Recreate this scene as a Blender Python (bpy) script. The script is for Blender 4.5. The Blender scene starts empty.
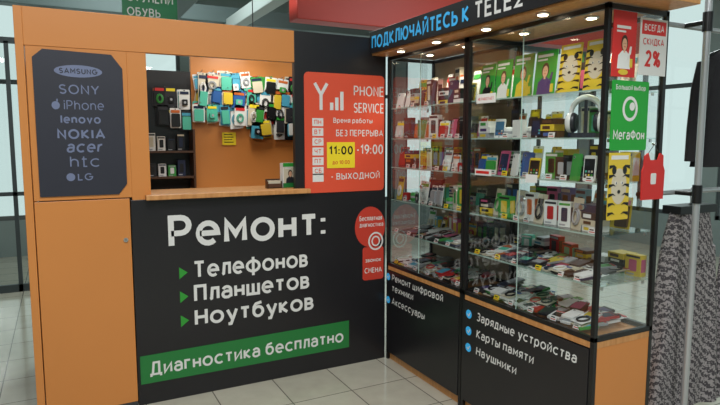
import bpy, math, random
from mathutils import Vector, Matrix
random.seed(31)
S=bpy.context.scene
try: S.view_settings.view_transform='Standard'
except Exception: pass
COL=S.collection

# ------------------------------------------------------------------ materials
def lin(c):
    return tuple(((x/255)/12.92 if x/255<=.04045 else ((x/255+.055)/1.055)**2.4) for x in c)+(1,)
MATS={}
def mat(name,c,rough=.5,metal=0,emis=0,noise=0,nscale=20,spec=None,bump=0):
    if name in MATS: return MATS[name]
    m=bpy.data.materials.new(name); m.use_nodes=True; nt=m.node_tree
    b=nt.nodes["Principled BSDF"]; b.inputs["Base Color"].default_value=lin(c)
    b.inputs["Roughness"].default_value=rough; b.inputs["Metallic"].default_value=metal
    if spec is not None: b.inputs["Specular IOR Level"].default_value=spec
    if emis:
        b.inputs["Emission Color"].default_value=lin(c); b.inputs["Emission Strength"].default_value=emis
    if noise:
        n=nt.nodes.new("ShaderNodeTexNoise"); n.inputs["Scale"].default_value=nscale; n.inputs["Detail"].default_value=4
        tc=nt.nodes.new("ShaderNodeTexCoord"); nt.links.new(tc.outputs["Object"],n.inputs["Vector"])
        r=nt.nodes.new("ShaderNodeValToRGB"); L=lin(c)
        r.color_ramp.elements[0].color=tuple(max(0,x*(1-noise)) for x in L[:3])+(1,)
        r.color_ramp.elements[1].color=tuple(min(1,x*(1+noise)) for x in L[:3])+(1,)
        nt.links.new(n.outputs["Fac"],r.inputs["Fac"]); nt.links.new(r.outputs["Color"],b.inputs["Base Color"])
        if bump:
            bp=nt.nodes.new("ShaderNodeBump"); bp.inputs["Strength"].default_value=bump; bp.inputs["Distance"].default_value=.005
            nt.links.new(n.outputs["Fac"],bp.inputs["Height"]); nt.links.new(bp.outputs["Normal"],b.inputs["Normal"])
    MATS[name]=m; return m
def wood(name,c,c2,rough=.4):
    m=bpy.data.materials.new(name); m.use_nodes=True; nt=m.node_tree; b=nt.nodes["Principled BSDF"]
    tc=nt.nodes.new("ShaderNodeTexCoord"); mp=nt.nodes.new("ShaderNodeMapping"); mp.inputs["Scale"].default_value=(14,14,1.2)
    n=nt.nodes.new("ShaderNodeTexNoise"); n.inputs["Scale"].default_value=3; n.inputs["Detail"].default_value=6
    r=nt.nodes.new("ShaderNodeValToRGB"); r.color_ramp.elements[0].color=lin(c2); r.color_ramp.elements[1].color=lin(c)
    r.color_ramp.elements[0].position=.35; r.color_ramp.elements[1].position=.65
    nt.links.new(tc.outputs["Object"],mp.inputs["Vector"]); nt.links.new(mp.outputs["Vector"],n.inputs["Vector"])
    nt.links.new(n.outputs["Fac"],r.inputs["Fac"]); nt.links.new(r.outputs["Color"],b.inputs["Base Color"])
    b.inputs["Roughness"].default_value=rough; MATS[name]=m; return m
def glass(name,tint,base=.05,rough=.0,ex=2.6):
    m=bpy.data.materials.new(name); m.use_nodes=True; nt=m.node_tree
    for n in list(nt.nodes): nt.nodes.remove(n)
    out=nt.nodes.new("ShaderNodeOutputMaterial"); mx=nt.nodes.new("ShaderNodeMixShader")
    tr=nt.nodes.new("ShaderNodeBsdfTransparent"); tr.inputs[0].default_value=tint+(1,)
    gl=nt.nodes.new("ShaderNodeBsdfGlossy"); gl.inputs["Roughness"].default_value=rough
    lw=nt.nodes.new("ShaderNodeLayerWeight"); lw.inputs["Blend"].default_value=.5
    pw=nt.nodes.new("ShaderNodeMath"); pw.operation='POWER'; pw.inputs[1].default_value=ex
    ml=nt.nodes.new("ShaderNodeMath"); ml.operation='MULTIPLY_ADD'; ml.inputs[1].default_value=.85; ml.inputs[2].default_value=base; ml.use_clamp=True
    nt.links.new(lw.outputs["Facing"],pw.inputs[0]); nt.links.new(pw.outputs[0],ml.inputs[0])
    nt.links.new(ml.outputs[0],mx.inputs[0]); nt.links.new(tr.outputs[0],mx.inputs[1]); nt.links.new(gl.outputs[0],mx.inputs[2])
    nt.links.new(mx.outputs[0],out.inputs[0]); MATS[name]=m; return m

ORANGE=mat("orange_laminate",(208,134,68),.36,noise=.05,nscale=2)
WOOD=wood("honey_wood",(208,150,92),(190,130,74),.4)
BLACKP=mat("black_vinyl",(30,29,32),.32,noise=.12,nscale=3)
BLACK=mat("black_metal",(20,20,21),.35)
WHITE=mat("white_vinyl",(222,222,218),.5)
GREEN=mat("green_vinyl",(34,120,56),.45)
GRN2=mat("green_print",(46,150,50),.5)
SLATE=mat("slate_vinyl",(38,40,52),.5,noise=.1,nscale=5)
SLTXT=mat("slate_text",(110,120,150),.5)
POSTER=mat("poster_red",(224,82,54),.45)
RED=mat("red_print",(205,42,38),.5)
BLUE=mat("blue_print_glow",(50,160,215),.5,emis=.35)  # weak glow added to brighten the blue print, which is no lamp
YEL=mat("yellow_print",(240,215,40),.5)
CHROME=mat("chrome",(205,205,205),.28,metal=1)
RACKM=mat("rack_steel",(185,188,190),.3,metal=.55)
PANE=glass("glass_pane",(.95,.97,.965),.06,ex=2.4)
SHELFG=glass("shelf_glass",(.86,.92,.9),.05,ex=4)
EDGE=mat("glass_edge",(165,190,180),.25)
LAMP=mat("lamp_lens",(255,235,200),.3,emis=10)
GREY=mat("grey_paint",(125,130,130),.6)
DGREY=mat("dark_grey",(55,58,60),.6)
SKIN=mat("skin_print",(220,170,135),.6); HAIR=mat("hair_print",(70,45,30),.6)
SCREEN=mat("phone_screen",(70,110,140),.12)
PAL=[mat("plastic_"+n,c,.35) for n,c in [("black",(22,22,24)),("charcoal",(45,45,49)),("white",(226,226,222)),("silver",(162,164,167)),
 ("mint",(85,185,158)),("blue",(45,92,155)),("pink",(190,85,122)),("red",(178,40,38)),("green",(60,150,65)),("yellow",(218,188,55)),
 ("purple",(78,58,108)),("brown",(82,56,40)),("cream",(204,194,170)),("orange",(198,102,46)),("navy",(32,42,70)),("cyan",(75,158,185))]]
PB,PC,PW,PS,PM,PBL,PPK,PR,PG,PY,PPU,PBR,PCR,PO,PN,PCY=PAL
NEUT=[PB,PB,PC,PW,PB,PS,PCR,PW,PN,PW,PC,PG,PY]

# ------------------------------------------------------------------ mesh builder
class MB:
    def __init__(s): s.v=[];s.f=[];s.m=[];s.slots=[];s.sm=[]
    def mi(s,m):
        if m not in s.slots: s.slots.append(m)
        return s.slots.index(m)
    def add(s,vs,fs,m,M=None,smooth=False):
        o=len(s.v); i=s.mi(m)
        for v in vs:
            v=Vector(v); s.v.append(tuple(M@v if M is not None else v))
        for f in fs: s.f.append([a+o for a in f]); s.m.append(i); s.sm.append(smooth)
    def box(s,x0,x1,y0,y1,z0,z1,m,M=None):
        vs=[(x,y,z) for x in (x0,x1) for y in (y0,y1) for z in (z0,z1)]
        s.add(vs,[(0,1,3,2),(4,6,7,5),(0,4,5,1),(2,3,7,6),(0,2,6,4),(1,5,7,3)],m,M)
    def prism(s,pts,d0,d1,m,M=None):
        n=len(pts); vs=[(p[0],d0,p[1]) for p in pts]+[(p[0],d1,p[1]) for p in pts]
        s.add(vs,[tuple(range(n)),tuple(range(2*n-1,n-1,-1))]+[(i,i+n,(i+1)%n+n,(i+1)%n) for i in range(n)],m,M)
    def rslab(s,w,h,d,r,m,M=None,z0=0,x0=None,y0=0):
        if x0 is None: x0=-w/2
        pts=[]
        for cx,cz,a in ((x0+w-r,z0+r,-90),(x0+w-r,z0+h-r,0),(x0+r,z0+h-r,90),(x0+r,z0+r,180)):
            for k in range(5):
                t=math.radians(a+90*k/4); pts.append((cx+r*math.cos(t),cz+r*math.sin(t)))
        s.prism(pts,y0,y0+d,m,M)
    def disc(s,cx,cz,rx,rz,d0,d1,m,M=None,n=20):
        s.prism([(cx+rx*math.cos(2*math.pi*k/n),cz+rz*math.sin(2*math.pi*k/n)) for k in range(n)],d0,d1,m,M)
    def tube(s,path,r,m,M=None,n=8,closed=False,caps=True):
        P=[Vector(p) for p in path]; rs=r if isinstance(r,(list,tuple)) else [r]*len(P); vs=[];fs=[]
        up=Vector((0,0,1)); prev=None
        for i,p in enumerate(P):
            if closed: t=P[(i+1)%len(P)]-P[i-1]
            else: t=P[min(i+1,len(P)-1)]-P[max(i-1,0)]
            t.normalize()
            if prev is None:
                a=t.cross(up) if abs(t.z)<.9 else t.cross(Vector((1,0,0)))
            else: a=prev-t*prev.dot(t)
            a.normalize(); prev=a; b=t.cross(a)
            for k in range(n):
                th=2*math.pi*k/n; vs.append(p+(a*math.cos(th)+b*math.sin(th))*rs[i])
        L=len(P)
        for i in range(L if closed else L-1):
            j=(i+1)%L
            for k in range(n): fs.append((i*n+k,i*n+(k+1)%n,j*n+(k+1)%n,j*n+k))
        s.add(vs,fs,m,M,True)
        if not closed and caps:
            s.add(vs[:n],[tuple(range(n-1,-1,-1))],m,M); s.add(vs[-n:],[tuple(range(n))],m,M)
    def loft(s,rings,m,M=None,closed=True,cap=True,smooth=True):
        n=len(rings[0]); vs=[v for r in rings for v in r]; fs=[]
        for i in range(len(rings)-1):
            for k in range(n if closed else n-1):
                fs.append((i*n+k,i*n+(k+1)%n,(i+1)*n+(k+1)%n,(i+1)*n+k))
        s.add(vs,fs,m,M,smooth)
        if cap: s.add(rings[0],[tuple(range(n-1,-1,-1))],m,M); s.add(rings[-1],[tuple(range(n))],m,M)
    def obj(s,name,parent=None,bevel=0,loc=None):
        me=bpy.data.meshes.new(name); me.from_pydata(s.v,[],s.f)
        for m in s.slots: me.materials.append(m)
        me.polygons.foreach_set("material_index",s.m); me.polygons.foreach_set("use_smooth",s.sm); me.update()
        o=bpy.data.objects.new(name,me); COL.objects.link(o)
        if parent: o.parent=parent
        if bevel:
            b=o.modifiers.new("bevel","BEVEL"); b.width=bevel; b.segments=2; b.limit_method='ANGLE'
        return o
def empty(name,loc=(0,0,0)):
    o=bpy.data.objects.new(name,None); COL.objects.link(o); return o

# ------------------------------------------------------------------ stroke font
def arc(cx,cy,rx,ry,a0,a1,n=12):
    return [(cx+rx*math.cos(math.radians(a0+(a1-a0)*k/n)),cy+ry*math.sin(math.radians(a0+(a1-a0)*k/n))) for k in range(n+1)]
G={}
G['A']=(.8,[[(0,0),(.4,1),(.8,0)],[(.14,.3),(.66,.3)]])
G['B']=(.62,[[(.32,.52)]+[(0,.52),(0,1),(.32,1)]+arc(.32,.76,.24,.24,90,-90,8),[(0,.52),(.34,.52)]+arc(.34,.26,.27,.26,90,-90,8)+[(0,0),(0,.52)]])
G['Б']=(.6,[[(.55,1),(0,1),(0,0),(.3,0)]+arc(.3,.29,.29,.29,-90,90,8)+[(0,.58)]])
G['C']=(.78,[arc(.46,.5,.46,.5,48,312,16)])
G['D']=(.7,[[(0,.5),(0,1),(.25,1)]+arc(.25,.5,.45,.5,90,-90)+[(0,0),(0,.5)]])
G['E']=(.55,[[(.55,1),(0,1),(0,0),(.55,0)],[(0,.52),(.48,.52)]])
G['F']=(.55,[[(.55,1),(0,1),(0,0)],[(0,.5),(.48,.5)]])
G['G']=(.9,[arc(.46,.5,.46,.5,48,360,16)+[(.5,.5)]])
G['H']=(.65,[[(0,0),(0,1)],[(.65,0),(.65,1)],[(0,.5),(.65,.5)]])
G['I']=(.0,[[(0,0),(0,1)]])
G['K']=(.62,[[(0,0),(0,1)],[(.58,1),(.05,.5),(.62,0)]])
G['L']=(.5,[[(0,1),(0,0),(.5,0)]])
G['M']=(.8,[[(0,0),(0,1),(.4,.35),(.8,1),(.8,0)]])
G['N']=(.66,[[(0,0),(0,1),(.66,0),(.66,1)]])
G['O']=(.9,[arc(.45,.5,.45,.5,0,360,24)])
G['P']=(.6,[[(0,0),(0,1),(.32,1)]+arc(.32,.72,.28,.28,90,-90,8)+[(0,.44)]])
G['R']=(.6,G['P'][1]+[[(.28,.44),(.6,0)]])
G['S']=(.58,[arc(.29,.75,.28,.25,30,270,10)+arc(.29,.25,.29,.25,90,-150,10)[1:]])
G['T']=(.66,[[(0,1),(.66,1)],[(.33,1),(.33,0)]])
G['U']=(.66,[[(0,1),(0,.33)]+arc(.33,.33,.33,.33,180,360,10)+[(.66,1)]])
G['V']=(.72,[[(0,1),(.36,0),(.72,1)]])
G['X']=(.7,[[(0,0),(.7,1)],[(0,1),(.7,0)]])
G['Y']=(.7,[[(0,1),(.35,.45),(.7,1)],[(.35,.45),(.35,0)]])
G['И']=(.66,[[(0,1),(0,0),(.66,1),(.66,0)]])
G['Й']=(.66,G['И'][1]+[[(.2,1.3),(.25,1.2),(.41,1.2),(.46,1.3)]])
G['Г']=(.5,[[(0,0),(0,1),(.5,1)]])
G['Д']=(.8,[[(0,-.2),(0,0),(.8,0),(.8,-.2)],[(.12,0),(.22,1),(.66,1),(.66,0)]])
G['Ж']=(.95,[[(0,1),(.95,0)],[(.95,1),(0,0)],[(.475,0),(.475,1)]])
G['З']=(.55,[arc(.27,.76,.25,.24,145,-90,10)+arc(.27,.26,.28,.26,90,-145,10)[1:]])
G['Л']=(.66,[[(0,0),(.12,.06),(.2,1),(.66,1),(.66,0)]])
G['П']=(.64,[[(0,0),(0,1),(.64,1),(.64,0)]])
G['У']=(.66,[[(0,1),(.36,.36)],[(.66,1),(.25,0),(.08,0)]])
G['Ф']=(.95,[arc(.475,.52,.475,.33,0,360,20),[(.475,-.05),(.475,1.05)]])
G['Ц']=(.76,[[(0,1),(0,0),(.76,0),(.76,-.22)],[(.62,1),(.62,0)]])
G['Ч']=(.58,[[(0,1),(0,.62),(.1,.46),(.58,.46)],[(.58,1),(.58,0)]])
G['Ш']=(.95,[[(0,1),(0,0),(.95,0),(.95,1)],[(.475,1),(.475,0)]])
G['Щ']=(1.05,[[(0,1),(0,0),(1.05,0),(1.05,-.2)],[(.46,1),(.46,0)],[(.92,1),(.92,0)]])
G['Ь']=(.58,[[(0,1),(0,0),(.3,0)]+arc(.3,.28,.28,.28,-90,90,8)+[(0,.56)]])
G['Ы']=(.85,G['Ь'][1]+[[(.85,0),(.85,1)]])
G['Э']=(.75,[arc(.3,.5,.45,.5,130,-130,16),[(.3,.5),(.75,.5)]])
G['Ю']=(1.1,[[(0,0),(0,1)],[(0,.5),(.3,.5)],arc(.7,.5,.4,.5,0,360,20)])
G['Я']=(.6,[[(.6,0),(.6,1),(.28,1)]+arc(.28,.72,.28,.28,90,270,8)+[(.6,.44)],[(.32,.44),(0,0)]])
G['0']=(.6,[arc(.3,.5,.3,.5,0,360,20)])
G['1']=(.3,[[(0,.75),(.26,1),(.26,0)]])
G['2']=(.58,[arc(.28,.72,.28,.28,160,-30,10)+[(0,0),(.58,0)]])
G['9']=(.58,[arc(.29,.7,.29,.29,0,360,16),[(.58,.7),(.55,.35),(.2,0)]])
G[':']=(.05,[[(0,.0),(0,.14)],[(0,.5),(0,.64)]])
G['-']=(.3,[[(0,.42),(.3,.42)]])
G['%']=(.8,[arc(.18,.8,.18,.2,0,360,10),arc(.62,.2,.18,.2,0,360,10),[(.1,0),(.7,1)]])
for a,b in zip("АВЕКМНОРСТХ","ABEKMHOPCTX"): G[a]=G[b]
X=.74
for ch in "вгджзиклмнптцчшщыьэюяхос":
    w,st=G[ch.upper()]; G[ch]=(w*.82,[[(x*.82,y*X) for x,y in p] for p in st])
G['й']=(G['и'][0],G['и'][1]+[[(.15,1.02),(.2,.92),(.36,.92),(.41,1.02)]])
G['а']=(.56,[arc(.28,.46,.28,.28,155,0,10)+[(.56,0)],[(.56,.42),(.24,.42)]+arc(.22,.21,.22,.21,90,270,10)+[(.36,0),(.56,.1)]])
G['е']=(.66,[[(.04,.37),(.66,.37)]+arc(.33,.37,.33,.37,0,312,16)])
G['р']=(.62,[arc(.31,.37,.31,.37,0,360,20),[(0,-.3),(0,X)]])
G['у']=(.6,[[(0,X),(.33,.02)],[(.62,X),(.24,-.28),(.05,-.28)]])
G['б']=(.64,[arc(.32,.34,.32,.34,0,360,20),[(.0,.34),(.02,.68),(.15,.9),(.55,1)]])
G['ф']=(.95,[arc(.475,.37,.475,.37,0,360,20),[(.475,-.3),(.475,1.02)]])
for a,b in zip("aceopvx","асеорvх"):
    if b in G: G[a]=G[b]
G['v']=(.6,[[(0,X),(.3,0),(.6,X)]])
G['n']=(.56,[[(0,0),(0,X)],[(0,.42)]+arc(.28,.42,.28,.3,180,0,8)+[(.56,0)]])
G['h']=(.56,[[(0,0),(0,1)],[(0,.42)]+arc(.28,.42,.28,.3,180,0,8)+[(.56,0)]])
G['r']=(.35,[[(0,0),(0,X)],arc(.28,.42,.28,.3,180,75,6)])
G['t']=(.4,[[(.15,1),(.15,0),(.4,0)],[(0,X),(.38,X)]])
G['l']=(0,[[(0,0),(0,1)]])
G['i']=(0,[[(0,0),(0,X)],[(0,.88),(0,1.02)]])
LV=[0]
def ribbon(mb,pts,t,m,M):
    P=[Vector((a,b)) for a,b in pts]; Q=[P[0]]
    for q in P[1:]:
        if (q-Q[-1]).length>1e-5: Q.append(q)
    closed=(Q[0]-Q[-1]).length<1e-4 and len(Q)>3
    if closed: Q=Q[:-1]
    n=len(Q); L=[];R=[]
    for i in range(n):
        a=Q[i-1] if (i>0 or closed) else None; b=Q[(i+1)%n] if (i<n-1 or closed) else None
        d1=(Q[i]-a).normalized() if a is not None else None; d2=(b-Q[i]).normalized() if b is not None else None
        if d1 is None: d1=d2
        if d2 is None: d2=d1
        n1=Vector((-d1.y,d1.x)); n2=Vector((-d2.y,d2.x)); nn=(n1+n2)
        if nn.length<.1: nn=n1
        nn.normalize(); k=min(1/max(nn.dot(n1),.35),1.9)
        L.append(Q[i]+nn*t/2*k); R.append(Q[i]-nn*t/2*k)
    LV[0]=(LV[0]+1)%6; y=-LV[0]*.00006
    vs=[(q.x,y,q.y) for q in L]+[(q.x,y,q.y) for q in R]
    fs=[(i,i+n,(i+1)%n+n,(i+1)%n) for i in range(n if closed else n-1)]
    mb.add(vs,fs,m,M)
def text(mb,s,x,z,h,m,M=None,width=None,thick=.16,gap=.2,align='L',slant=0):
    tw=0; lay=[]
    for ch in s:
        if ch==' ': tw+=.4; continue
        w,st=G[ch]; lay.append((tw+thick/2,st)); tw+=w+thick+gap
    tw-=gap; sx=(width/(tw*h)) if width else 1
    if align=='C': x-=tw*h*sx/2
    if align=='R': x-=tw*h*sx
    for ox,st in lay:
        for p in st:
            q=[]
            for a,b in p:
                bb=thick/2+b*(1-thick)
                q.append((x+(ox+a)*h*sx+slant*bb*h,z+bb*h))
            ribbon(mb,q,thick*h*(.5+.5*min(sx,1.2)),m,M)

# ------------------------------------------------------------------ ROOM
def simple(name,b,m,parent=None,bevel=0):
    mb=MB(); mb.box(*b,m); return mb.obj(name,parent,bevel)
fm=bpy.data.materials.new("tile_floor"); fm.use_nodes=True; nt=fm.node_tree; b=nt.nodes["Principled BSDF"]
tc=nt.nodes.new("ShaderNodeTexCoord"); br=nt.nodes.new("ShaderNodeTexBrick"); br.offset=0; br.inputs["Scale"].default_value=1
br.inputs["Brick Width"].default_value=.4; br.inputs["Row Height"].default_value=.4; br.inputs["Mortar Size"].default_value=.004
br.inputs["Color1"].default_value=lin((198,193,176)); br.inputs["Color2"].default_value=lin((190,185,168)); br.inputs["Mortar"].default_value=lin((118,114,104))
nz=nt.nodes.new("ShaderNodeTexNoise"); nz.inputs["Scale"].default_value=9; nz.inputs["Detail"].default_value=6
mx=nt.nodes.new("ShaderNodeMix"); mx.data_type='RGBA'; mx.blend_type='MULTIPLY'; mx.inputs["Factor"].default_value=.25
nt.links.new(tc.outputs["Object"],br.inputs["Vector"]); nt.links.new(tc.outputs["Object"],nz.inputs["Vector"])
nt.links.new(br.outputs["Color"],mx.inputs["A"]); nt.links.new(nz.outputs["Fac"],mx.inputs["B"]); nt.links.new(mx.outputs["Result"],b.inputs["Base Color"])
b.inputs["Roughness"].default_value=.13
simple("floor",(-4,8,-4,9.2,-.1,0),fm)
CEIL=mat("ceiling_paint",(180,190,188),.8)
simple("ceiling",(-4,8,-4,9.2,4.0,4.1),CEIL)
WALLM=mat("wall_paint",(125,138,136),.8,noise=.08,nscale=2)
FRAME=mat("window_frame",(62,70,72),.5)
WG=glass("window_glass",(.70,.77,.75),.05,ex=5)
simple("wall_left",(-4.1,-4,-4,9.2,0,4.0),WALLM)
simple("wall_front",(-4,8,-4.1,-4,0,4.0),WALLM)
def window_wall(name,axis,pos,a0,a1,step,k0):
    mb=MB()
    def bx(a,b,z0,z1,d=.12):
        if axis=='y': mb.box(a,b,pos,pos+d,z0,z1,WALLM)
        else: mb.box(pos,pos+d,a,b,z0,z1,WALLM)
    bx(a0,a1,0,.5); bx(a0,a1,3.6,4.0)
    a=a0; edges=[]
    while a<a1-.01:
        bx(a,a+.22,.5,3.6); edges.append((a+.22,min(a+step,a1))); a+=step
    mb.obj(name)
    for i,(p,q) in enumerate(edges):
        if q-p<.1: continue
        w=empty("window_%d"%(k0+i)); f=MB()
        def fb(a,b,z0,z1):
            if axis=='y': f.box(a,b,pos+.02,pos+.07,z0,z1,FRAME)
            else: f.box(pos+.02,pos+.07,a,b,z0,z1,FRAME)
        fb(p,p+.05,.5,3.6); fb(q-.05,q,.5,3.6); fb(p,q,.5,.56); fb(p,q,3.54,3.6); fb(p,q,2.35,2.41); fb((p+q)/2-.03,(p+q)/2+.03,.5,3.6)
        f.obj("frame",w); g=MB()
        if axis=='y': g.add([(p,pos+.05,.5),(q,pos+.05,.5),(q,pos+.05,3.6),(p,pos+.05,3.6)],[(0,1,2,3)],WG)
        else: g.add([(pos+.05,p,.5),(pos+.05,q,.5),(pos+.05,q,3.6),(pos+.05,p,3.6)],[(0,1,2,3)],WG)
        g.obj("glass",w)
window_wall("wall_back",'y',9.2,-4,8,1.9,1)
window_wall("wall_right",'x',8,-4,9.2,2.2,20)

simple("ceiling_beam",(2.35,7.9,6.0,6.25,2.90,3.5),mat("beam_red",(200,62,50),.5),bevel=.01)
simple("ceiling_beam.001",(-3.9,7.9,7.6,7.8,3.1,3.3),mat("beam_grey",(96,112,112),.5),bevel=.01)
simple("ceiling_beam.002",(1.15,1.35,5.0,9.1,3.02,3.2),MATS["beam_grey"],bevel=.01)
simple("ceiling_beam.003",(2.0,2.15,5.0,9.1,3.0,3.15),mat("beam_light",(175,185,182),.5),bevel=.01)
e=empty("hanging_sign"); mb=MB(); mb.box(.60,1.10,6.0,6.04,2.72,3.08,mat("sign_green",(40,125,78),.4))
mb.box(.64,.66,6.01,6.03,3.08,4.0,CHROME); mb.box(1.0,1.02,6.01,6.03,3.08,4.0,CHROME); mb.obj("board",e)
mb=MB(); T=Matrix.Translation((0,5.995,0)); text(mb,"СТУПЕНИ",.64,2.90,.1,WHITE,T,width=.42); text(mb,"ОБУВЬ",.64,2.77,.08,WHITE,T,width=.3); mb.obj("lettering",e)
mb=MB(); mb.box(-1.55,-1.25,6.6,6.9,0,4.0,mat("pillar_paint",(110,120,120),.6)); mb.box(-1.58,-1.22,6.57,6.93,0,.12,DGREY); mb.obj("pillar",None,.01)
e=empty("glass_partition"); mb=MB()
for x in (-.78,-.42,.0,.6): mb.box(x-.02,x+.02,7.0,7.04,0,2.6,FRAME)
mb.box(-.8,.62,7.0,7.04,2.58,2.64,FRAME); mb.box(-.8,.62,7.0,7.04,.0,.08,FRAME); mb.box(-.8,.62,7.0,7.04,1.02,1.06,FRAME); mb.obj("frame",e)
mb=MB(); mb.add([(-.78,7.02,.08),(.6,7.02,.08),(.6,7.02,2.58),(-.78,7.02,2.58)],[(0,1,2,3)],PANE); mb.obj("glass",e)

# ------------------------------------------------------------------ KIOSK
K=empty("repair_kiosk")
Y0,Y1=3.6,3.64
def kb(name,x0,x1,z0,z1,m,y0=Y0,y1=Y1,bev=.002): return simple(name,(x0,x1,y0,y1,z0,z1),m,K,bev)
kb("left_post",-.175,-.135,0,2.30,ORANGE,Y0-.006,Y1+.03)
kb("door_leaf",-.130,.355,.03,1.262,ORANGE)
kb("upper_panel",-.130,.37,1.268,2.1,ORANGE)
kb("top_beam",-.135,1.385,2.1,2.30,ORANGE,Y0-.004)
kb("window_post",.37,.475,1.25,2.1,ORANGE)
kb("front_panel",.36,2.07,0.0,1.25,BLACKP,Y0-.002)
kb("sign_panel",1.385,2.07,1.25,2.30,BLACKP,Y0-.002)
kb("threshold",-.135,.355,0,.028,DGREY)
kb("counter_board",.44,1.47,1.25,1.28,WOOD,Y0-.06,3.95,.004)
kb("reveal_left",.455,.475,1.28,2.1,ORANGE,Y1,3.72)
kb("side_wall",-.175,-.145,0,2.25,ORANGE,Y1+.03,4.66)
kb("inner_partition",1.9,1.93,0,2.2,DGREY,Y1,4.6)
kb("rear_board",.93,1.9,0,2.28,ORANGE,4.62,4.66)
kb("rear_dark_board",-.14,.93,0,2.12,mat("dark_board",(34,37,39),.3),4.62,4.66)
mb=MB(); LM=Matrix.Translation((.325,3.598,1.02)); mb.disc(0,0,.013,.013,-.006,.002,CHROME,LM); mb.box(-.0015,.0015,-.007,-.005,-.007,.007,BLACK,LM)
mb.obj("door_lock",K)
e=empty("phone_makes_sign"); mb=MB()
mb.prism([(-.10,1.29),(.30,1.29),(.345,1.35),(.345,2.0),(.29,2.075),(-.05,2.085),(-.10,2.04)],3.592,3.5985,SLATE); mb.obj("panel",e)
mb=MB(); T=Matrix.Translation((0,3.5915,0))
mb.disc(.12,1.975,.12,.033,0,.0005,SLTXT,T,28)
text(mb,"SAMSUNG",.12,1.96,.03,SLATE,Matrix.Translation((0,3.5908,0)),width=.19,align='C',thick=.2)
text(mb,"SONY",.12,1.85,.052,SLTXT,T,width=.2,align='C',thick=.14)
text(mb,"iPhone",.14,1.765,.052,SLTXT,T,width=.2,align='C',thick=.11)
mb.disc(-.0,1.788,.02,.022,0,.0005,SLTXT,T); mb.disc(.008,1.815,.004,.009,0,.0005,SLTXT,T)
text(mb,"lenovo",.12,1.69,.048,SLTXT,T,width=.2,align='C',thick=.2)
text(mb,"NOKIA",.12,1.605,.055,SLTXT,T,width=.24,align='C',thick=.2)
text(mb,"acer",.13,1.53,.065,SLTXT,T,width=.18,align='C',thick=.17,slant=.15)
text(mb,"htc",.13,1.45,.062,SLTXT,T,width=.15,align='C',thick=.11)
mb.disc(.055,1.395,.022,.022,0,.0005,SLTXT,T); text(mb,"LG",.09,1.375,.04,SLTXT,T,thick=.16)
mb.obj("lettering",e)
e=empty("repair_services_lettering"); mb=MB(); T=Matrix.Translation((0,3.5972,0))
text(mb,"Ремонт:",.565,.945,.205,WHITE,T,width=1.04,thick=.18,gap=.15)
for s,z,w in (("Телефонов",.745,.76),("Планшетов",.595,.77),("Ноутбуков",.443,.80)):
    text(mb,s,.705,z,.112,WHITE,T,width=w,thick=.185,gap=.15)
    mb.prism([(.62,z+.008),(.67,z+.045),(.62,z+.082)],-.0006,0,GRN2,T)
mb.obj("lettering",e)
mb=MB(); mb.prism([(.375,.13),(1.775,.13),(1.775,.325),(.375,.305)],3.5945,3.5975,GREEN)
text(mb,"Диагностика бесплатно",.43,.175,.088,WHITE,Matrix.Translation((0,3.594,0)),width=1.30,thick=.17,gap=.16); mb.obj("green_band",e)
e=empty("service_hours_poster"); mb=MB(); mb.rslab(.605,.80,.004,.03,POSTER,Matrix.Translation((0,3.593,0)),z0=1.245,x0=1.45); mb.obj("sheet",e)
mb=MB(); T=Matrix.Translation((0,3.5925,0))
ribbon(mb,[(1.525,1.975),(1.57,1.90),(1.615,1.975)],.022,WHITE,T); ribbon(mb,[(1.57,1.91),(1.57,1.80)],.022,WHITE,T)
for i,hh in enumerate((.05,.085,.125)): mb.box(1.635+i*.038,1.66+i*.038,-.0004,0,1.80,1.80+hh,WHITE,T)
text(mb,"PHONE",1.815,1.90,.07,WHITE,T,width=.235,thick=.14); text(mb,"SERVICE",1.815,1.785,.07,WHITE,T,width=.235,thick=.14)
text(mb,"Время работы",1.66,1.715,.035,WHITE,T,width=.30,thick=.15)
text(mb,"БЕЗ ПЕРЕРЫВА",1.68,1.625,.045,WHITE,T,width=.365,thick=.15)
for i,s in enumerate(("ПН","ВТ","СР","ЧТ","ПТ","СБ")):
    z=1.70-i*.065; mb.box(1.505,1.585,-.0004,0,z-.008,z+.045,WHITE,T); text(mb,s,1.545,z+.004,.03,POSTER,Matrix.Translation((0,3.5918,0)),width=.05,align='C')
mb.box(1.61,1.82,-.003,0,1.41,1.585,YEL,T); TT=Matrix.Translation((0,3.589,0))
text(mb,"11:00",1.715,1.50,.06,BLACK,TT,width=.18,align='C',thick=.2); text(mb,"до 10:00",1.715,1.435,.028,RED,TT,width=.13,align='C')
text(mb,"-19:00",1.835,1.50,.07,WHITE,T,width=.21,thick=.16)
text(mb,"- ВЫХОДНОЙ",1.64,1.33,.045,WHITE,T,width=.38,thick=.15)
mb.box(1.505,1.585,-.0004,0,1.32,1.375,WHITE,T); mb.obj("print",e)
e=empty("free_diagnostics_sticker"); mb=MB(); D=mat("sticker_red",(200,62,46),.45)
mb.disc(1.945,.985,.121,.145,3.594,3.5975,D,n=36); mb.rslab(.17,.24,.003,.02,D,Matrix.Translation((0,3.5946,0)),z0=.60,x0=1.885)
T=Matrix.Translation((0,3.5935,0))
text(mb,"Бесплатная",1.95,1.03,.036,WHITE,T,width=.18,align='C'); text(mb,"диагностика",1.955,.985,.034,WHITE,T,width=.19,align='C')
ribbon(mb,arc(1.99,.88,.055,.06,0,360,24),.012,WHITE,T)
ribbon(mb,arc(1.99,.88,.03,.033,0,360,20),.01,WHITE,T)
text(mb,"звонок",1.97,.73,.03,WHITE,T,width=.13,align='C'); text(mb,"СМЕНА",1.97,.65,.04,WHITE,T,width=.14,align='C'); mb.obj("print",e)

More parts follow.
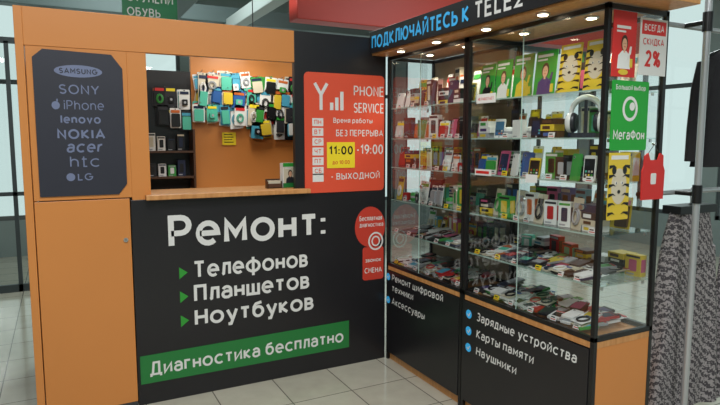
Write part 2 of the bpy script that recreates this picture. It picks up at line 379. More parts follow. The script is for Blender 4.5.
# ------------------------------------------------------------------ small goods
def phone_case(mb,M,w=.07,h=.14,d=.011,m=PB,m2=None):
    mb.rslab(w,h,d,.009,m,M); mb.rslab(w*.86,h*.9,.001,.007,m2 or m,M,z0=h*.05,y0=-.001)
    mb.disc(-w*.25,h*.86,.007,.007,-.0025,-.0009,PS,M,10); mb.disc(-w*.25,h*.86,.0045,.0045,-.0032,-.0024,PB,M,8)
def phone_front(mb,M,w=.068,h=.135,m=PB):
    mb.rslab(w,h,.009,.008,m,M); mb.box(-w*.43,w*.43,-.0008,0,h*.13,h*.87,random.choice([SCREEN,SCREEN,PB,PN,PCY]),M)
    mb.disc(0,h*.065,.005,.005,-.001,0,PS,M,8)
    for i in range(3):
        for j in range(2): mb.box(-w*.32+i*w*.25,-w*.18+i*w*.25,-.0014,-.0008,h*(.2+.14*j),h*(.28+.14*j),random.choice(PAL),M)
def blister(mb,M,w=.085,h=.17,m=PW,m2=PB):
    mb.rslab(w,h,.002,.006,m,M)
    t=random.random()
    if t<.5: mb.rslab(w*.78,h*.66,.014,.008,m2,M,z0=h*.06,y0=-.014)
    elif t<.8:
        cz=h*.38; mb.tube([(w*.3*math.cos(a*.524),-.006,cz+h*.22*math.sin(a*.524)) for a in range(12)],.004,m2,M,n=5,closed=True)
        mb.tube([(w*.2*math.cos(a*.524),-.009,cz+h*.16*math.sin(a*.524)) for a in range(12)],.004,m2,M,n=5,closed=True)
    else: mb.rslab(w*.5,h*.3,.02,.006,m2,M,z0=h*.2,y0=-.02); mb.disc(0,h*.35,w*.12,w*.12,-.021,-.02,PS,M,10)
    mb.box(-w*.4,w*.4,-.003,0,h*.76,h*.9,random.choice([RED,PCY,PB,PN,PO,GRN2,YEL,PC]),M); mb.disc(0,h*.95,.006,.004,-.0015,-.0004,PB,M,8)
def boxed(mb,M,w=.08,h=.15,d=.04,m=PW,m2=PB):
    mb.box(-w/2,w/2,0,d,0,h,m,M); mb.rslab(w*.5,h*.55,.0015,.006,m2,M,z0=h*.22,y0=-.0015)
    mb.box(-w*.44,w*.44,-.001,0,h*.86,h*.95,random.choice(NEUT),M); mb.box(-w*.4,w*.1,-.001,0,h*.05,h*.12,PS,M)
    mb.box(w/2,w/2+.001,.004,d-.004,h*.2,h*.8,m2,M)
def cable_pack(mb,M,m=PW):
    mb.box(-.04,.04,.006,.008,0,.15,PCR,M)
    mb.tube([(.028*math.cos(a*.524),0,.06+.038*math.sin(a*.524)) for a in range(12)],.004,m,M,n=5,closed=True)
    mb.tube([(.02*math.cos(a*.524),-.004,.06+.03*math.sin(a*.524)) for a in range(12)],.004,m,M,n=5,closed=True)
    mb.box(-.012,.012,-.008,.006,.1,.125,m,M)
def charger(mb,M,m=PB):
    mb.rslab(.05,.055,.03,.01,m,M); mb.tube([(-.01,0,.055),(-.01,0,.075)],.003,PS,M,n=6); mb.tube([(.01,0,.055),(.01,0,.075)],.003,PS,M,n=6)
    mb.disc(0,.025,.012,.012,-.001,0,PS,M,12)
def speaker(mb,M,m=PB):
    n=14
    mb.loft([[(r*math.cos(2*math.pi*k/n),.03+r*math.sin(2*math.pi*k/n),z) for k in range(n)] for z,r in ((0,.026),(.004,.031),(.05,.031),(.056,.027),(.058,.02))],m,M)
    mb.loft([[(r*math.cos(2*math.pi*k/n),.03+r*math.sin(2*math.pi*k/n),z) for k in range(n)] for z,r in ((.022,.0318),(.036,.0318))],PS,M)
def boxstack(mb,M,hh):
    z=0
    while z<hh*.75:
        t=random.uniform(.018,.035); w=random.uniform(.07,.1); R=M@Matrix.Translation((random.uniform(-.006,.006),0,z))
        mb.box(-w/2,w/2,0,.09,0,t,random.choice(NEUT),R); mb.box(-w*.35,w*.2,-.001,0,t*.25,t*.75,random.choice(NEUT+PAL[4:]),R); z+=t+.0005
def tag(mb,M,m=WHITE):
    mb.prism([(-.02,0),(.02,0),(.02,.026),(-.02,.026)],-.002,0,m,M); mb.box(-.015,.008,-.0025,-.002,.014,.02,BLACK,M); mb.box(-.015,.015,-.0025,-.002,.005,.009,RED,M)
def promo_person(mb,M,w=.15,h=.21,bg=GRN2,top=PPU,hair=HAIR):
    mb.rslab(w,h,.003,.004,bg,M); a=-.0008
    mb.prism([(-.34*w,.0+.02*h),(.34*w,.02*h),(.3*w,.3*h),(.1*w,.4*h),(-.1*w,.4*h),(-.3*w,.3*h)],a,0,top,M)
    mb.disc(0,.56*h,.17*w,.17*h,a*1.4,0,hair,M,16); mb.disc(0,.53*h,.125*w,.13*h,a*2,0,SKIN,M,16); mb.box(-.04*w,.04*w,a*1.8,0,.36*h,.44*h,SKIN,M)
    for s in (-1,1): mb.disc(s*.05*w,.55*h,.014*w,.01*h,a*2.6,0,HAIR,M,6)
    mb.box(-.05*w,.05*w,a*2.6,0,.475*h,.487*h,RED,M)
    mb.prism([(.12*w,.2*h),(.34*w,.34*h),(.38*w,.5*h),(.3*w,.5*h),(.24*w,.36*h)],a*2.2,0,top,M)
    mb.box(-.42*w,.3*w,a,0,.86*h,.92*h,WHITE,M); mb.box(-.42*w,.05*w,a,0,.78*h,.82*h,WHITE,M)
    mb.prism([(.3*w,.06*h),(.44*w,.06*h),(.44*w,.24*h),(.3*w,.24*h)],a*2.4,0,PY,M)
def promo_tiger(mb,M,w=.11,h=.21):
    mb.rslab(w,h,.003,.004,PY,M); a=-.0008
    mb.disc(0,.5*h,.36*w,.27*h,a,0,PCR,M,18); mb.disc(-.25*w,.74*h,.1*w,.06*h,a*1.5,0,PB,M,10); mb.disc(.25*w,.74*h,.1*w,.06*h,a*1.5,0,PB,M,10)
    for i in range(6):
        z=(.06+.14*i)*h
        for s in (-1,1): 
            pts=[(s*.48*w,z),(s*.28*w,z+.035*h),(s*.14*w,z+.02*h),(s*.27*w,z+.06*h),(s*.48*w,z+.055*h)]
            mb.prism(pts[::s],a*2,0,PB,M)
    for s in (-1,1): mb.disc(s*.14*w,.55*h,.05*w,.025*h,a*2.5,0,WHITE,M,8); mb.disc(s*.14*w,.55*h,.02*w,.018*h,a*3.2,0,BLACK,M,8)
    mb.disc(0,.42*h,.07*w,.03*h,a*2.5,0,BLACK,M,8); mb.box(-.4*w,.4*w,a,0,.9*h,.96*h,WHITE,M)
def AT(x,y,z,tilt=0,yawd=0):
    return Matrix.Translation((x,y,z))@Matrix.Rotation(math.radians(-90+yawd),4,'Z')@Matrix.Rotation(math.radians(-tilt),4,'X')
SH=[1.82,1.61,1.41,1.18,.95,.71]
XF,XB=2.075,2.47
def stand_row(mb,y0,y1,x,z,hmax,kinds,pal,tags=.6):
    y=y1-.045
    while y>y0+.045:
        k=random.choice(kinds); m=random.choice(pal); m2=random.choice(NEUT+PAL[4:]); j=random.uniform(-18,18)
        h=hmax*random.uniform(.66,1); xx=x+random.uniform(-.02,.02)
        M=AT(xx,y,z+.001,random.uniform(4,14),j)
        if k=='case': phone_case(mb,M,.066,h*.9,.011,m,m2 if random.random()<.4 else m); st=.072
        elif k=='ph': phone_front(mb,M,.064,min(h,.135),m); st=.074
        elif k=='bl': blister(mb,M,.08,h,random.choice([PW,PCR,PY,m,PW]),m); st=.084
        elif k=='box': 
            w=random.uniform(.05,.095); boxed(mb,AT(xx,y,z+.001,0,j),w,h,.04,m,m2); st=w+.01
        elif k=='cab': cable_pack(mb,M,m); st=.082
        elif k=='chg': charger(mb,AT(xx,y,z+.001,0,j),m); st=.062
        elif k=='spk': speaker(mb,AT(xx,y,z+.001,0,j),m); st=.07
        elif k=='stk': boxstack(mb,AT(xx,y,z+.001,0,j*.6),hmax*random.uniform(.5,1)); st=.1
        y-=st+random.uniform(-.004,.012)
        if random.random()<tags: tag(mb,AT(XF+.036,y+st*.5,z+.001,10),random.choice([WHITE,WHITE,WHITE,WHITE,YEL]))
def flat_rows(mb,y0,y1,z,pal,rows=4,stack=2):
    for r in range(rows):
        x=XF+.035+r*(XB-XF-.17)/(rows-1)
        y=y1-.08
        while y>y0+.08:
            zz=0
            for s in range(random.randint(1,stack)):
                m=random.choice(pal)
                M=Matrix.Translation((x+random.uniform(-.004,.012),y,z+.0015+zz))@Matrix.Rotation(math.radians(-90+random.uniform(-28,28)),4,'Z')@Matrix.Rotation(math.radians(-83),4,'X')@Matrix.Translation((0,-.012,0))
                q=random.random()
                if q<.4: phone_case(mb,M,.062,.105,.010,m,random.choice([m,m,random.choice(PAL)])); zz+=.012
                elif q<.75:
                    mb.box(-.035,.035,0,.012,0,.09,m,M); mb.box(-.025,.025,-.0012,0,.02,.07,random.choice(PAL),M); mb.box(-.03,.03,-.0012,0,.076,.086,random.choice([PW,PB,PR]),M); zz+=.013
                else:
                    mb.box(-.035,.035,.008,.010,0,.1,random.choice([PW,PCR]),M)
                    mb.tube([(.024*math.cos(a*.524),.003,.045+.032*math.sin(a*.524)) for a in range(12)],.005,m,M,n=5,closed=True); mb.box(-.03,.03,.006,.008,.082,.097,random.choice([PR,PBL,PB]),M); zz+=.014
            y-=random.uniform(.062,.078)
    y=y1-.06
    while y>y0+.05:
        tag(mb,AT(XF+.03,y,z+.001,25),random.choice([WHITE,WHITE,WHITE,YEL])); y-=random.uniform(.1,.18)
def cabinet(name,ya,yb,backpanel):
    C=empty(name); fr=MB(); t=.011
    for x in (XF+t,XB-t):
        for y in (ya+t,yb-t): fr.box(x-t,x+t,y-t,y+t,.0,2.175,BLACK)
    for z in (2.15,.70):
        fr.box(XF,XF+.022,ya,yb,z,z+.022,BLACK); fr.box(XB-.022,XB,ya,yb,z,z+.022,BLACK)
        fr.box(XF,XB,ya,ya+.022,z,z+.022,BLACK); fr.box(XF,XB,yb-.022,yb,z,z+.022,BLACK)
    fr.obj("frame",C,.001)
    bs=MB(); bs.box(XF+.002,XB-.002,ya+.001,yb-.001,.67,.699,WOOD); bs.box(XF+.02,XB-.02,ya+.01,yb-.01,0.0,.075,WOOD)
    bs.box(XF+.012,XB-.01,ya+.002,ya+.014,.075,.67,ORANGE); bs.box(XF+.012,XB-.01,yb-.014,yb-.002,.075,.67,ORANGE); bs.box(XB-.014,XB-.004,ya+.014,yb-.014,.075,.67,ORANGE)
    bs.box(XF+.005,XF+.012,ya+.002,ya+.022,.03,.67,WOOD)
    bs.obj("base_carcass",C,.001)
    pn=MB(); pn.box(XF-.004,XF+.011,ya+.024,yb-.012,.06,.665,BLACKP); pn.obj("front_board",C,.001)
    g=MB(); ym=(ya+yb)/2
    g.add([(XF+.006,ya+.02,.722),(XF+.006,ym+.03,.722),(XF+.006,ym+.03,2.15),(XF+.006,ya+.02,2.15)],[(0,1,2,3)],PANE)
    g.add([(XF+.016,ym-.03,.722),(XF+.016,yb-.02,.722),(XF+.016,yb-.02,2.15),(XF+.016,ym-.03,2.15)],[(0,1,2,3)],PANE)
    for y in (ya+.008,yb-.008): g.add([(XF+.02,y,.722),(XB-.02,y,.722),(XB-.02,y,2.15),(XF+.02,y,2.15)],[(0,1,2,3)],PANE)
    if not backpanel: g.add([(XB-.008,ya+.02,.722),(XB-.008,yb-.02,.722),(XB-.008,yb-.02,2.15),(XB-.008,ya+.02,2.15)],[(0,1,2,3)],PANE)
    g.box(XF+.002,XF+.006,ym+.028,ym+.031,.722,2.15,EDGE)
    g.obj("glass_doors",C)
    if backpanel: simple("back_board",(XB-.01,XB-.004,ya+.02,yb-.02,.70,2.16),mat("back_board",(168,148,118),.6),C)
    sh=MB()
    for z in SH[:-1]:
        sh.box(XF+.026,XB-.02,ya+.018,yb-.018,z-.006,z,SHELFG); sh.box(XF+.022,XF+.027,ya+.018,yb-.018,z-.0065,z+.0005,EDGE)
        for y in (ya+.015,yb-.021):
            sh.box(XF+.05,XF+.062,y,y+.006,z-.02,z-.006,CHROME); sh.box(XB-.07,XB-.058,y,y+.006,z-.02,z-.006,CHROME)
    sh.obj("shelves",C)
    lk=MB(); lk.tube([(XF-.006,ym,1.30),(XF+.006,ym,1.30)],.011,CHROME,n=12); lk.tube([(XF-.006,ya+.1,1.30),(XF+.004,ya+.1,1.30)],.012,CHROME,n=12); lk.obj("locks",C)
    return C
cabinet("display_cabinet",2.695,3.585,True)
cabinet("display_cabinet.001",1.74,2.69,False)
e=empty("cabinet_header_sign"); mb=MB()
mb.box(1.94,1.955,1.60,3.598,2.19,2.335,BLACKP); mb.box(1.955,2.47,1.60,3.59,2.178,2.20,WOOD); mb.box(2.455,2.47,1.6,3.59,2.2,2.33,BLACKP); mb.box(1.955,2.455,1.6,1.615,2.2,2.33,BLACKP)
mb.obj("fascia",e,.001)
mb=MB(); HM=Matrix.Translation((1.9388,0,0))@Matrix.Rotation(math.radians(-90),4,'Z')
text(mb,"ПОДКЛЮЧАЙТЕСЬ К",-3.565,2.215,.088,BLUE,HM,width=1.06,thick=.2,gap=.16)
text(mb,"TELE2",-2.46,2.215,.09,WHITE,HM,width=.36,thick=.18,gap=.16)
mb.obj("lettering",e)
spots=[(2.01,y) for y in (3.3,2.9,2.45,2.05)]+[(2.27,y) for y in (3.35,2.95,2.45,2.0)]
mb=MB()
for x,y in spots:
    n=16
    mb.loft([[(x+r*math.cos(2*math.pi*k/n),y+r*math.sin(2*math.pi*k/n),z) for k in range(n)] for z,r in ((2.178,.034),(2.172,.034),(2.171,.026))],CHROME)
    mb.loft([[(x+r*math.cos(2*math.pi*k/n),y+r*math.sin(2*math.pi*k/n),z) for k in range(n)] for z,r in ((2.1712,.024),(2.168,.022))],LAMP)
mb.obj("spot_lamps",e)
for i,(x,y) in enumerate(spots):
    l=bpy.data.lights.new("spot_light",'SPOT'); l.energy=8.5 if x>2.1 else 3; l.spot_size=math.radians(120); l.spot_blend=.6; l.color=(1,.92,.78); l.shadow_soft_size=.03
    o=bpy.data.objects.new("spot_light_%d"%i,l); COL.objects.link(o); o.location=(x,y,2.16); o.parent=e
e=empty("services_lettering")
mb=MB(); BM=Matrix.Translation((XF-.0048,0,0))@Matrix.Rotation(math.radians(-90),4,'Z')
def disc_bul(x,z): 
    mb.disc(x,z,.026,.026,-.0003,0,BLUE,BM,18); ribbon(mb,[(x-.012,z),(x+.0,z-.01),(x+.014,z+.012)],.006,WHITE,Matrix.Translation((-.0006,0,0))@BM)
for s,z,y,w in (("Ремонт цифровой",.60,3.50,.62),("техники",.525,3.50,.28),("Аксессуары",.43,3.50,.42)): text(mb,s,-y,z,.05,WHITE,BM,width=w,thick=.16,slant=.12)
disc_bul(-3.55,.62); disc_bul(-3.55,.45)
for s,z,w in (("Зарядные устройства",.575,.72),("Карты памяти",.475,.45),("Наушники",.375,.33)):
    text(mb,s,-2.55,z,.052,WHITE,BM,width=w,thick=.16,slant=.12); disc_bul(-2.62,z+.02)
mb.obj("lettering",e)

DARK=[PB,PB,PC,PN,PBR,PB]; MIX=NEUT+PAL[4:]; LIGHT=[PW,PCR,PS,PW,PB,PW,PM,PY,PB,PR,PG]
L0,L1=2.715,3.565; R0,R1=1.765,2.665
def goods(name,fn):
    mb=MB(); fn(mb); return mb.obj(name)
goods("flip_case_assortment",lambda mb:(stand_row(mb,L0,L1,2.15,SH[0],.17,['case','bl','box','stk'],DARK+[PR,PW]),stand_row(mb,L0,L1,2.33,SH[0],.26,['bl','box','box'],[PW,PCR,PB,PR,PC],0)))
goods("phone_case_assortment",lambda mb:(stand_row(mb,L0,L1,2.15,SH[1],.15,['case','bl','case','box'],DARK+[PR,PG,PW,PW]),stand_row(mb,L0,L1,2.33,SH[1],.17,['bl','box','stk'],MIX,0)))
goods("boxed_accessories",lambda mb:(stand_row(mb,L0,L1,2.15,SH[2],.15,['case','box','bl','chg','stk'],LIGHT+[PY,PG]),stand_row(mb,L0,L1,2.33,SH[2],.16,['bl','box'],MIX,0)))
goods("charging_cable_assortment",lambda mb:(stand_row(mb,L0,L1,2.15,SH[3],.17,['cab','box','chg','bl','spk'],LIGHT+[PB,PG]),stand_row(mb,L0,L1,2.33,SH[3],.18,['bl','box','stk'],MIX,0)))
goods("flat_phone_cases",lambda mb:(flat_rows(mb,L0,L1,SH[4],DARK+[PW,PS,PR,PW]),stand_row(mb,L0,L1,2.40,SH[4],.15,['bl','box'],MIX,0)))
goods("small_accessory_packs",lambda mb:flat_rows(mb,L0,L1,.722,LIGHT+[PB,PR,PG,PB],4,3))
def top_right(mb):
    promo_person(mb,AT(2.15,2.61,SH[0]+.001,6),.115,.2,GRN2,PB); promo_person(mb,AT(2.15,2.48,SH[0]+.001,6),.125,.21,GRN2,PW)
    promo_person(mb,AT(2.15,2.33,SH[0]+.001,6),.14,.22,GRN2,PY); promo_person(mb,AT(2.15,2.175,SH[0]+.001,6),.14,.22,GRN2,PPU)
    promo_tiger(mb,AT(2.15,2.02,SH[0]+.001,6),.13,.23); promo_tiger(mb,AT(2.15,1.87,SH[0]+.001,6),.12,.23)
    stand_row(mb,R0,R1,2.34,SH[0],.24,['box','bl'],[PW,PB,PC,PG,PG],0)
goods("tariff_promo_cards",top_right)
goods("boxed_phones",lambda mb:(stand_row(mb,2.06,R1,2.15,SH[1],.13,['box','ph','ph','stk','spk'],DARK+[PW,PW]),stand_row(mb,R0,R1,2.36,SH[1],.17,['box','bl','box'],[PB,PC,PW,PN,PG],0)))
goods("smartphone_assortment",lambda mb:(stand_row(mb,R0,R1,2.15,SH[2],.15,['case','box','ph','bl'],[PB,PW,PG,PW,PPK,PW,PY,PB,PG,PBL]),stand_row(mb,R0,R1,2.35,SH[2],.17,['bl','box','stk'],MIX,0)))
goods("mobile_accessory_boxes",lambda mb:(stand_row(mb,R0,R1,2.16,SH[3],.16,['box','bl','stk','spk','cab'],[PB,PR,PPU,PB,PS,PCR,PN,PW,PB,PG]),stand_row(mb,R0,R1,2.36,SH[3],.18,['bl','box'],MIX,0)))
goods("flat_phone_cases.001",lambda mb:(flat_rows(mb,R0,R1,SH[4],DARK+[PS,PW,PCR,PW]),stand_row(mb,R0,R1,2.41,SH[4],.12,['box','stk'],MIX,0)))
goods("small_accessory_packs.001",lambda mb:flat_rows(mb,R0,R1,.722,[PB,PW,PR,PG,PW,PB,PC,PS,PG],4,3))
def headphones(name,x,y,z):
    mb=MB(); M=Matrix.Translation((x,y,z))@Matrix.Rotation(math.radians(-65),4,'Z')@Matrix.Scale(1.12,4)
    mb.box(-.05,.05,-.03,.03,0,.02,PC,M); M=M@Matrix.Translation((0,0,.018))
    mb.tube([(-.06*math.cos(math.radians(a)),0,.085+.062*math.sin(math.radians(a))) for a in range(-10,191,12)],[.008+.005*math.sin(math.pi*i/17) for i in range(17)],PW,M,n=8)
    for s in (-1,1):
        n=20
        def ring(r,xx): return [(s*xx,r*.8*math.cos(2*math.pi*k/n),.045+r*math.sin(2*math.pi*k/n)) for k in range(n)]
        mb.loft([ring(.03,.078),ring(.04,.072),ring(.042,.058),ring(.04,.055)],PW,M)
        mb.loft([ring(.04,.055),ring(.041,.045),ring(.034,.036),ring(.015,.04)],PC,M)
        mb.loft([ring(.022,.079),ring(.020,.0815)],PS,M)
    mb.box(-.006,.006,-.006,.006,.0,.14,PC,M)
    return mb.obj(name)
headphones("headphones",2.18,1.93,SH[1]+.001)

# ---------------- kiosk interior hanging goods
mb=MB()
rows=((2.12,1.0,1.42,[PW,PM,PCY,PW,PM,PS]),(2.0,1.0,1.85,[PW,PM,PBL,PB,PY,PCY]),(1.88,.98,1.42,[PM,PW,PCY,PM]),(1.90,1.44,1.86,[PB,PY,PC,PG,PR,PW]),(1.78,1.42,1.86,[PB,PW,PC,PY,PCY]),(2.10,1.44,1.86,[PW,PCR,PR,PB,PG]))
for z,xa,xb,pal in rows:
    x=xa
    while x<xb:
        for q in range(3):
            w=random.uniform(.07,.105); h=random.uniform(.12,.19)
            M=Matrix.Translation((x+random.uniform(-.015,.015),4.598-.022*q,z-h+random.uniform(-.02,.02)))@Matrix.Rotation(math.radians(random.uniform(-9,9)),4,'Y')
            blister(mb,M,w,h,random.choice([PW,PCR,random.choice(pal),random.choice(pal)]),random.choice(pal))
        mb.tube([(x,4.62,z),(x,4.54,z),(x,4.535,z+.01)],.003,CHROME,n=5); x+=random.uniform(.08,.115)
for x,z in ((.68,2.0),(.76,2.0),(.70,1.86),(.79,1.84),(.86,1.98),(.87,1.82)):
    for q in range(2): blister(mb,Matrix.Translation((x+.01*q,4.6-.025*q,z-.15)),.08,.15,random.choice([PW,PB,PC]),random.choice([PM,PB,PG,PB]))
mb.obj("hanging_case_assortment")
e=empty("wall_shelf_unit"); mb=MB()
for z in (1.33,1.52): mb.box(.56,.91,4.46,4.618,z-.015,z,PBR)
for x in (.55,.91): mb.box(x-.008,x+.008,4.46,4.618,1.2,1.68,PBR)
mb.obj("shelves",e,.001)
mb=MB()
for z in (1.33,1.52):
    x=.61
    while x<.87:
        M=Matrix.Translation((x,4.50,z+.001)); boxed(mb,M,.055,random.uniform(.08,.13),.04,random.choice(NEUT),random.choice(NEUT)); x+=.07
mb.obj("boxed_accessories_on_wall_shelf")
e=empty("work_desk"); mb=MB(); mb.box(.5,1.88,4.1,4.6,.98,1.02,WOOD); mb.box(.5,.53,4.1,4.6,0,.98,ORANGE); mb.box(1.85,1.88,4.1,4.6,0,.98,ORANGE); mb.obj("desk",e,.002)
mb=MB(); M=Matrix.Translation((1.385,3.70,1.281))@Matrix.Rotation(math.radians(12),4,'Z')
mb.box(-.055,.055,0,.04,0,.165,PW,M); promo_person(mb,M@Matrix.Translation((0,-.002,.02)),.1,.135,PCR,PC,HAIR); mb.box(-.055,.055,-.003,0,0,.03,GREEN,M); mb.box(-.055,.055,-.003,0,.14,.165,GRN2,M); mb.box(.056,.057,.003,.037,.01,.15,GRN2,M); mb.obj("boxed_phone_on_counter")
mb=MB(); M=Matrix.Translation((1.27,3.68,1.281))
mb.box(-.05,.05,0,.05,0,.004,PBR,M); mb.box(-.05,.05,.045,.05,0,.06,PBR,M); mb.box(-.05,.05,0,.004,0,.03,PBR,M); mb.box(-.05,-.046,0,.05,0,.045,PBR,M); mb.box(.046,.05,0,.05,0,.045,PBR,M); mb.box(-.044,.044,.012,.03,.004,.05,PCR,M); mb.obj("business_card_holder")
mb=MB(); M=Matrix.Translation((1.215,4.612,1.56)); mb.box(-.055,.055,0,.006,0,.1,YEL,M)
for i in range(4): mb.box(-.04,.035-.01*(i%2),-.001,0,.02+.02*i,.026+.02*i,BLACK,M)
mb.obj("paper_note")

# ---------------- posters on cabinet end
EY=1.736
def endT(dy=0): return Matrix.Translation((0,EY-dy,0))
e=empty("discount_price_sign"); mb=MB(); mb.box(2.27,2.45,-.003,0,1.885,2.13,WHITE,endT())
mb.box(2.28,2.44,-.0036,-.003,2.06,2.12,RED,endT()); text(mb,"ВСЕГДА",2.36,2.075,.03,WHITE,endT(.0042),width=.13,align='C')
text(mb,"СКИДКА",2.36,2.015,.03,RED,endT(.0036),width=.14,align='C'); text(mb,"2%",2.36,1.92,.075,RED,endT(.0036),width=.1,align='C',thick=.22); mb.obj("sheet",e)
e=empty("red_promo_banner"); mb=MB(); mb.box(2.10,2.245,-.003,0,1.87,2.145,RED,endT())
promo_person(mb,Matrix.Translation((2.172,EY-.0032,1.90)),.12,.2,RED,PW,HAIR); mb.disc(2.17,1.89,.03,.012,-.0048,-.003,PY,endT()); mb.obj("sheet",e)
e=empty("green_operator_poster"); mb=MB(); LG2=mat("bright_green",(32,158,52),.45); mb.rslab(.235,.30,.003,.008,LG2,Matrix.Translation((0,EY-.007,0)),z0=1.555,x0=2.105)
text(mb,"Большой выбор",2.222,1.815,.022,WHITE,endT(.0078),width=.19,align='C')
ribbon(mb,arc(2.222,1.735,.042,.047,0,360,24),.014,WHITE,endT(.0078)); mb.disc(2.235,1.745,.017,.018,-.0004,0,WHITE,endT(.0076))
text(mb,"МегаФон",2.222,1.60,.045,WHITE,endT(.0078),width=.2,align='C',thick=.17); mb.obj("sheet",e)
e=empty("striped_mascot_poster"); mb=MB(); promo_tiger(mb,Matrix.Translation((2.175,EY-.006,1.25)),.135,.295); mb.obj("sheet",e)
e=empty("red_vest_ornament"); mb=MB()
pts=[(-.075,0),(.075,0),(.078,.13),(.066,.155),(.064,.2),(.04,.212),(.026,.18),(-.026,.18),(-.04,.212),(-.064,.2),(-.066,.155),(-.078,.13)]
VM=Matrix.Translation((2.395,EY-.012,1.33)); mb.prism(pts,0,.006,RED,VM)
mb.rslab(.036,.05,.001,.006,WHITE,VM,z0=.07,y0=-.001); mb.tube([(-.05,.003,.2),(0,.003,.25),(.05,.003,.2)],.0015,BLACK,VM,n=5); mb.disc(0,.252,.006,.006,-.002,.012,CHROME,VM); mb.obj("vest",e)
mb=MB(); FM=Matrix.Translation((XF+.002,0,0))@Matrix.Rotation(math.radians(-90),4,'Z')
mb.box(-2.60,-2.44,-.001,0,1.80,1.85,WHITE,FM); text(mb,"НЕ РАБОТАЕТ",-2.52,1.815,.016,RED,Matrix.Translation((-.0016,0,0))@FM,width=.13,align='C')
mb.box(-2.60,-2.46,-.001,0,1.405,1.44,WHITE,FM); mb.box(-2.59,-2.48,-.0016,-.001,1.415,1.43,RED,FM)
mb.box(-2.20,-2.12,-.001,0,1.39,1.43,WHITE,FM)
mb.obj("glass_notice_stickers")

# ---------------- clothes rack
RK=empty("clothes_rack"); mb=MB(); px,py=2.78,1.76
RY=py+.12
for x in (px,3.75):
    mb.tube([(x,py,.02),(x,py,2.6)],.0165,RACKM,n=16)
    mb.tube([(x,py-.3,.02),(x,py,.035),(x,py+.35,.02)],.016,RACKM,n=10)
    for z in (1.335,2.16): mb.tube([(x,py,z),(x,RY,z)],.012,BLACK,n=10); mb.tube([(x,py,z-.045),(x,py,z+.045)],.023,BLACK,n=14)
for z in (1.335,2.16): mb.tube([(px-.26,RY,z),(3.95,RY,z)],.0125,RACKM,n=12); mb.tube([(px-.27,RY,z),(px-.25,RY,z)],.017,BLACK,n=12)
mb.obj("frame",RK)
def hanger(mb,x,y,z,w,M=None):
    mb.tube([(x+.02,y,z+.012),(x,y,z+.018),(x-.016,y,z+.005),(x-.008,y,z-.02),(x,y,z-.035),(x,y,z-.07)],.003,CHROME,M,n=6)
    mb.tube([(x-w/2,y,z-.12),(x-w/4,y,z-.095),(x,y,z-.07),(x+w/4,y,z-.095),(x+w/2,y,z-.12)],.009,BLACK,M,n=8)
wm=bpy.data.materials.new("grey_zigzag_fabric"); wm.use_nodes=True; nt=wm.node_tree; b=nt.nodes["Principled BSDF"]; b.inputs["Roughness"].default_value=.9
tc=nt.nodes.new("ShaderNodeTexCoord"); n1=nt.nodes.new("ShaderNodeTexWave"); n1.bands_direction='DIAGONAL'; n1.inputs["Scale"].default_value=14; n1.inputs["Distortion"].default_value=7; n1.inputs["Detail"].default_value=2.5; n1.inputs["Detail Scale"].default_value=5
r=nt.nodes.new("ShaderNodeValToRGB"); r.color_ramp.elements[0].color=lin((70,66,70)); r.color_ramp.elements[1].color=lin((158,152,152)); r.color_ramp.elements[0].position=.25; r.color_ramp.elements[1].position=.85
nt.links.new(tc.outputs["Object"],n1.inputs["Vector"]); nt.links.new(n1.outputs["Fac"],r.inputs["Fac"]); nt.links.new(r.outputs["Color"],b.inputs["Base Color"])
BF=mat("black_fabric",(30,29,33),.9,noise=.3,nscale=60,bump=.3)
def ring(cx,cy,z,rx,ry,ph,amp,n=60,fold=5):
    return [(cx+(rx+amp*(math.sin(fold*t+ph)+.5*math.sin((fold+2)*t+2*ph)))*math.cos(t),cy+(ry+amp*(math.sin(fold*t+ph)+.5*math.sin((fold+2)*t+2*ph)))*math.sin(t),z) for t in [2*math.pi*k/n for k in range(n)]]
def trousers(name,cx,cy,zt,m):
    e=empty(name); mb=MB()
    mb.loft([ring(cx,cy,zt,.150,.045,0,.001),ring(cx,cy,zt-.05,.155,.048,0,.002),ring(cx,cy,zt-.15,.185,.055,.2,.004),ring(cx,cy,zt-.3,.215,.06,.3,.005)],m)
    for s in (-1,1):
        mb.loft([ring(cx+s*.105,cy,zt-.22,.105,.05,s,.003),ring(cx+s*.112,cy,zt-.4,.12,.054,s+.2,.006),ring(cx+s*.125,cy,zt-.6,.135,.058,s+.5,.009),ring(cx+s*.14,cy,zt-.85,.155,.06,s+.8,.012),ring(cx+s*.155,cy,zt-1.08,.175,.062,s+1.2,.014)],m)
    mb.box(cx-.153,cx+.153,cy-.050,cy+.050,zt-.035,zt+.005,BLACK)
    mb.obj("fabric",e); h=MB(); hanger(h,cx,cy,zt+.075,.28); h.obj("hanger",e); return e
trousers("hanging_trousers",2.92,RY,1.26,wm)
trousers("hanging_trousers.001",3.45,RY,1.26,wm)
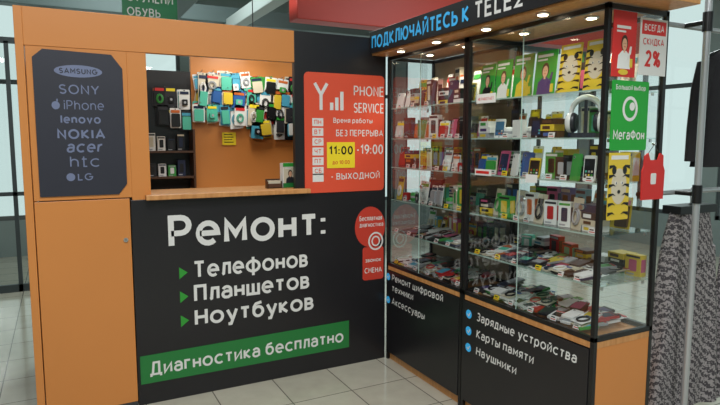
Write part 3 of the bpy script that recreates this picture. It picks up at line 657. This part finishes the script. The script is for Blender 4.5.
def jacket(name,cx,cy,zt,m):
    e=empty(name); mb=MB()
    mb.loft([ring(cx,cy,zt,.06,.04,0,0),ring(cx,cy,zt-.03,.12,.05,0,.001),ring(cx,cy,zt-.07,.18,.052,0,.003),ring(cx,cy,zt-.2,.18,.055,0,.004),ring(cx,cy,zt-.4,.17,.055,.4,.006),ring(cx,cy,zt-.6,.20,.06,.7,.008)],m)
    for s in (-1,1):
        mb.loft([ring(cx+s*.15,cy,zt-.06,.04,.045,0,.001,20),ring(cx+s*.19,cy,zt-.2,.045,.042,0,.003,20),ring(cx+s*.21,cy,zt-.4,.04,.04,0,.003,20),ring(cx+s*.22,cy,zt-.57,.036,.036,0,.003,20)],m)
    for k in range(4): mb.disc(cx,zt-.2-.1*k,.008,.008,cy-.072,cy-.05,PS,n=10)
    for s in (-1,1): mb.prism([(cx,zt-.22),(cx+s*.07,zt-.06),(cx+s*.05,zt-.01),(cx+s*.02,zt-.03)][::s],cy-.064,cy-.05,PC)
    mb.obj("fabric",e); h=MB(); hanger(h,cx,cy,zt+.085,.32); h.obj("hanger",e); return e
jacket("hanging_jacket",3.13,RY,2.06,BF); jacket("hanging_jacket.001",3.62,RY,2.06,mat("charcoal_fabric",(60,60,68),.9))

# ---------------- lights
def area(name,loc,sx,sy,en,col,rot=(0,0,0)):  # unseen lights with housings, added to brighten the room from above
    e=empty(name); f=MB()
    f.box(loc[0]-sx/2-.03,loc[0]+sx/2+.03,loc[1]-sy/2-.03,loc[1]+sy/2+.03,loc[2]+.02,loc[2]+.06,GREY); f.obj("housing",e)
    l=bpy.data.lights.new(name,'AREA'); l.shape='RECTANGLE'; l.size=sx; l.size_y=sy; l.energy=en; l.color=col
    o=bpy.data.objects.new("fill_light",l); COL.objects.link(o); o.location=loc; o.rotation_euler=rot; o.parent=e
area("added_ceiling_light",(.2,.9,3.9),1.2,1.2,108,(.97,.98,1))
area("added_ceiling_light.001",(-1.8,-1.5,3.9),1.2,1.2,112,(.96,.98,1))
area("added_ceiling_light.002",(4.6,3.4,3.9),1.2,1.2,95,(.9,1,1))
area("added_ceiling_light.003",(.9,6.3,3.9),1.2,1.2,65,(.9,1,.98))
area("added_ceiling_light.004",(2.2,-1.8,3.9),1.2,1.2,80,(.97,.99,1))
l=bpy.data.lights.new("kiosk_lamp",'AREA'); l.size=.3; l.energy=5.5; l.color=(1,.95,.85)
e=empty("kiosk_ceiling_lamp"); o=bpy.data.objects.new("light",l); COL.objects.link(o); o.location=(1.3,4.2,2.32); o.parent=e
mb=MB(); mb.box(1.1,1.5,4.1,4.3,2.335,2.37,GREY); mb.tube([(1.3,4.2,2.37),(1.3,4.2,4.0)],.004,BLACK,n=5); mb.obj("housing",e)
w=bpy.data.worlds.new("World"); S.world=w; w.use_nodes=True
bg=w.node_tree.nodes["Background"]; bg.inputs["Color"].default_value=(.70,.81,.81,1); bg.inputs["Strength"].default_value=1.25

c=bpy.data.cameras.new("camera"); co=bpy.data.objects.new("camera",c); COL.objects.link(co)
c.lens=29; c.sensor_width=36; c.clip_start=.05; co.location=(0,0,1.6); co.rotation_euler=(math.radians(90-6.15),0,math.radians(-27.4)); S.camera=co
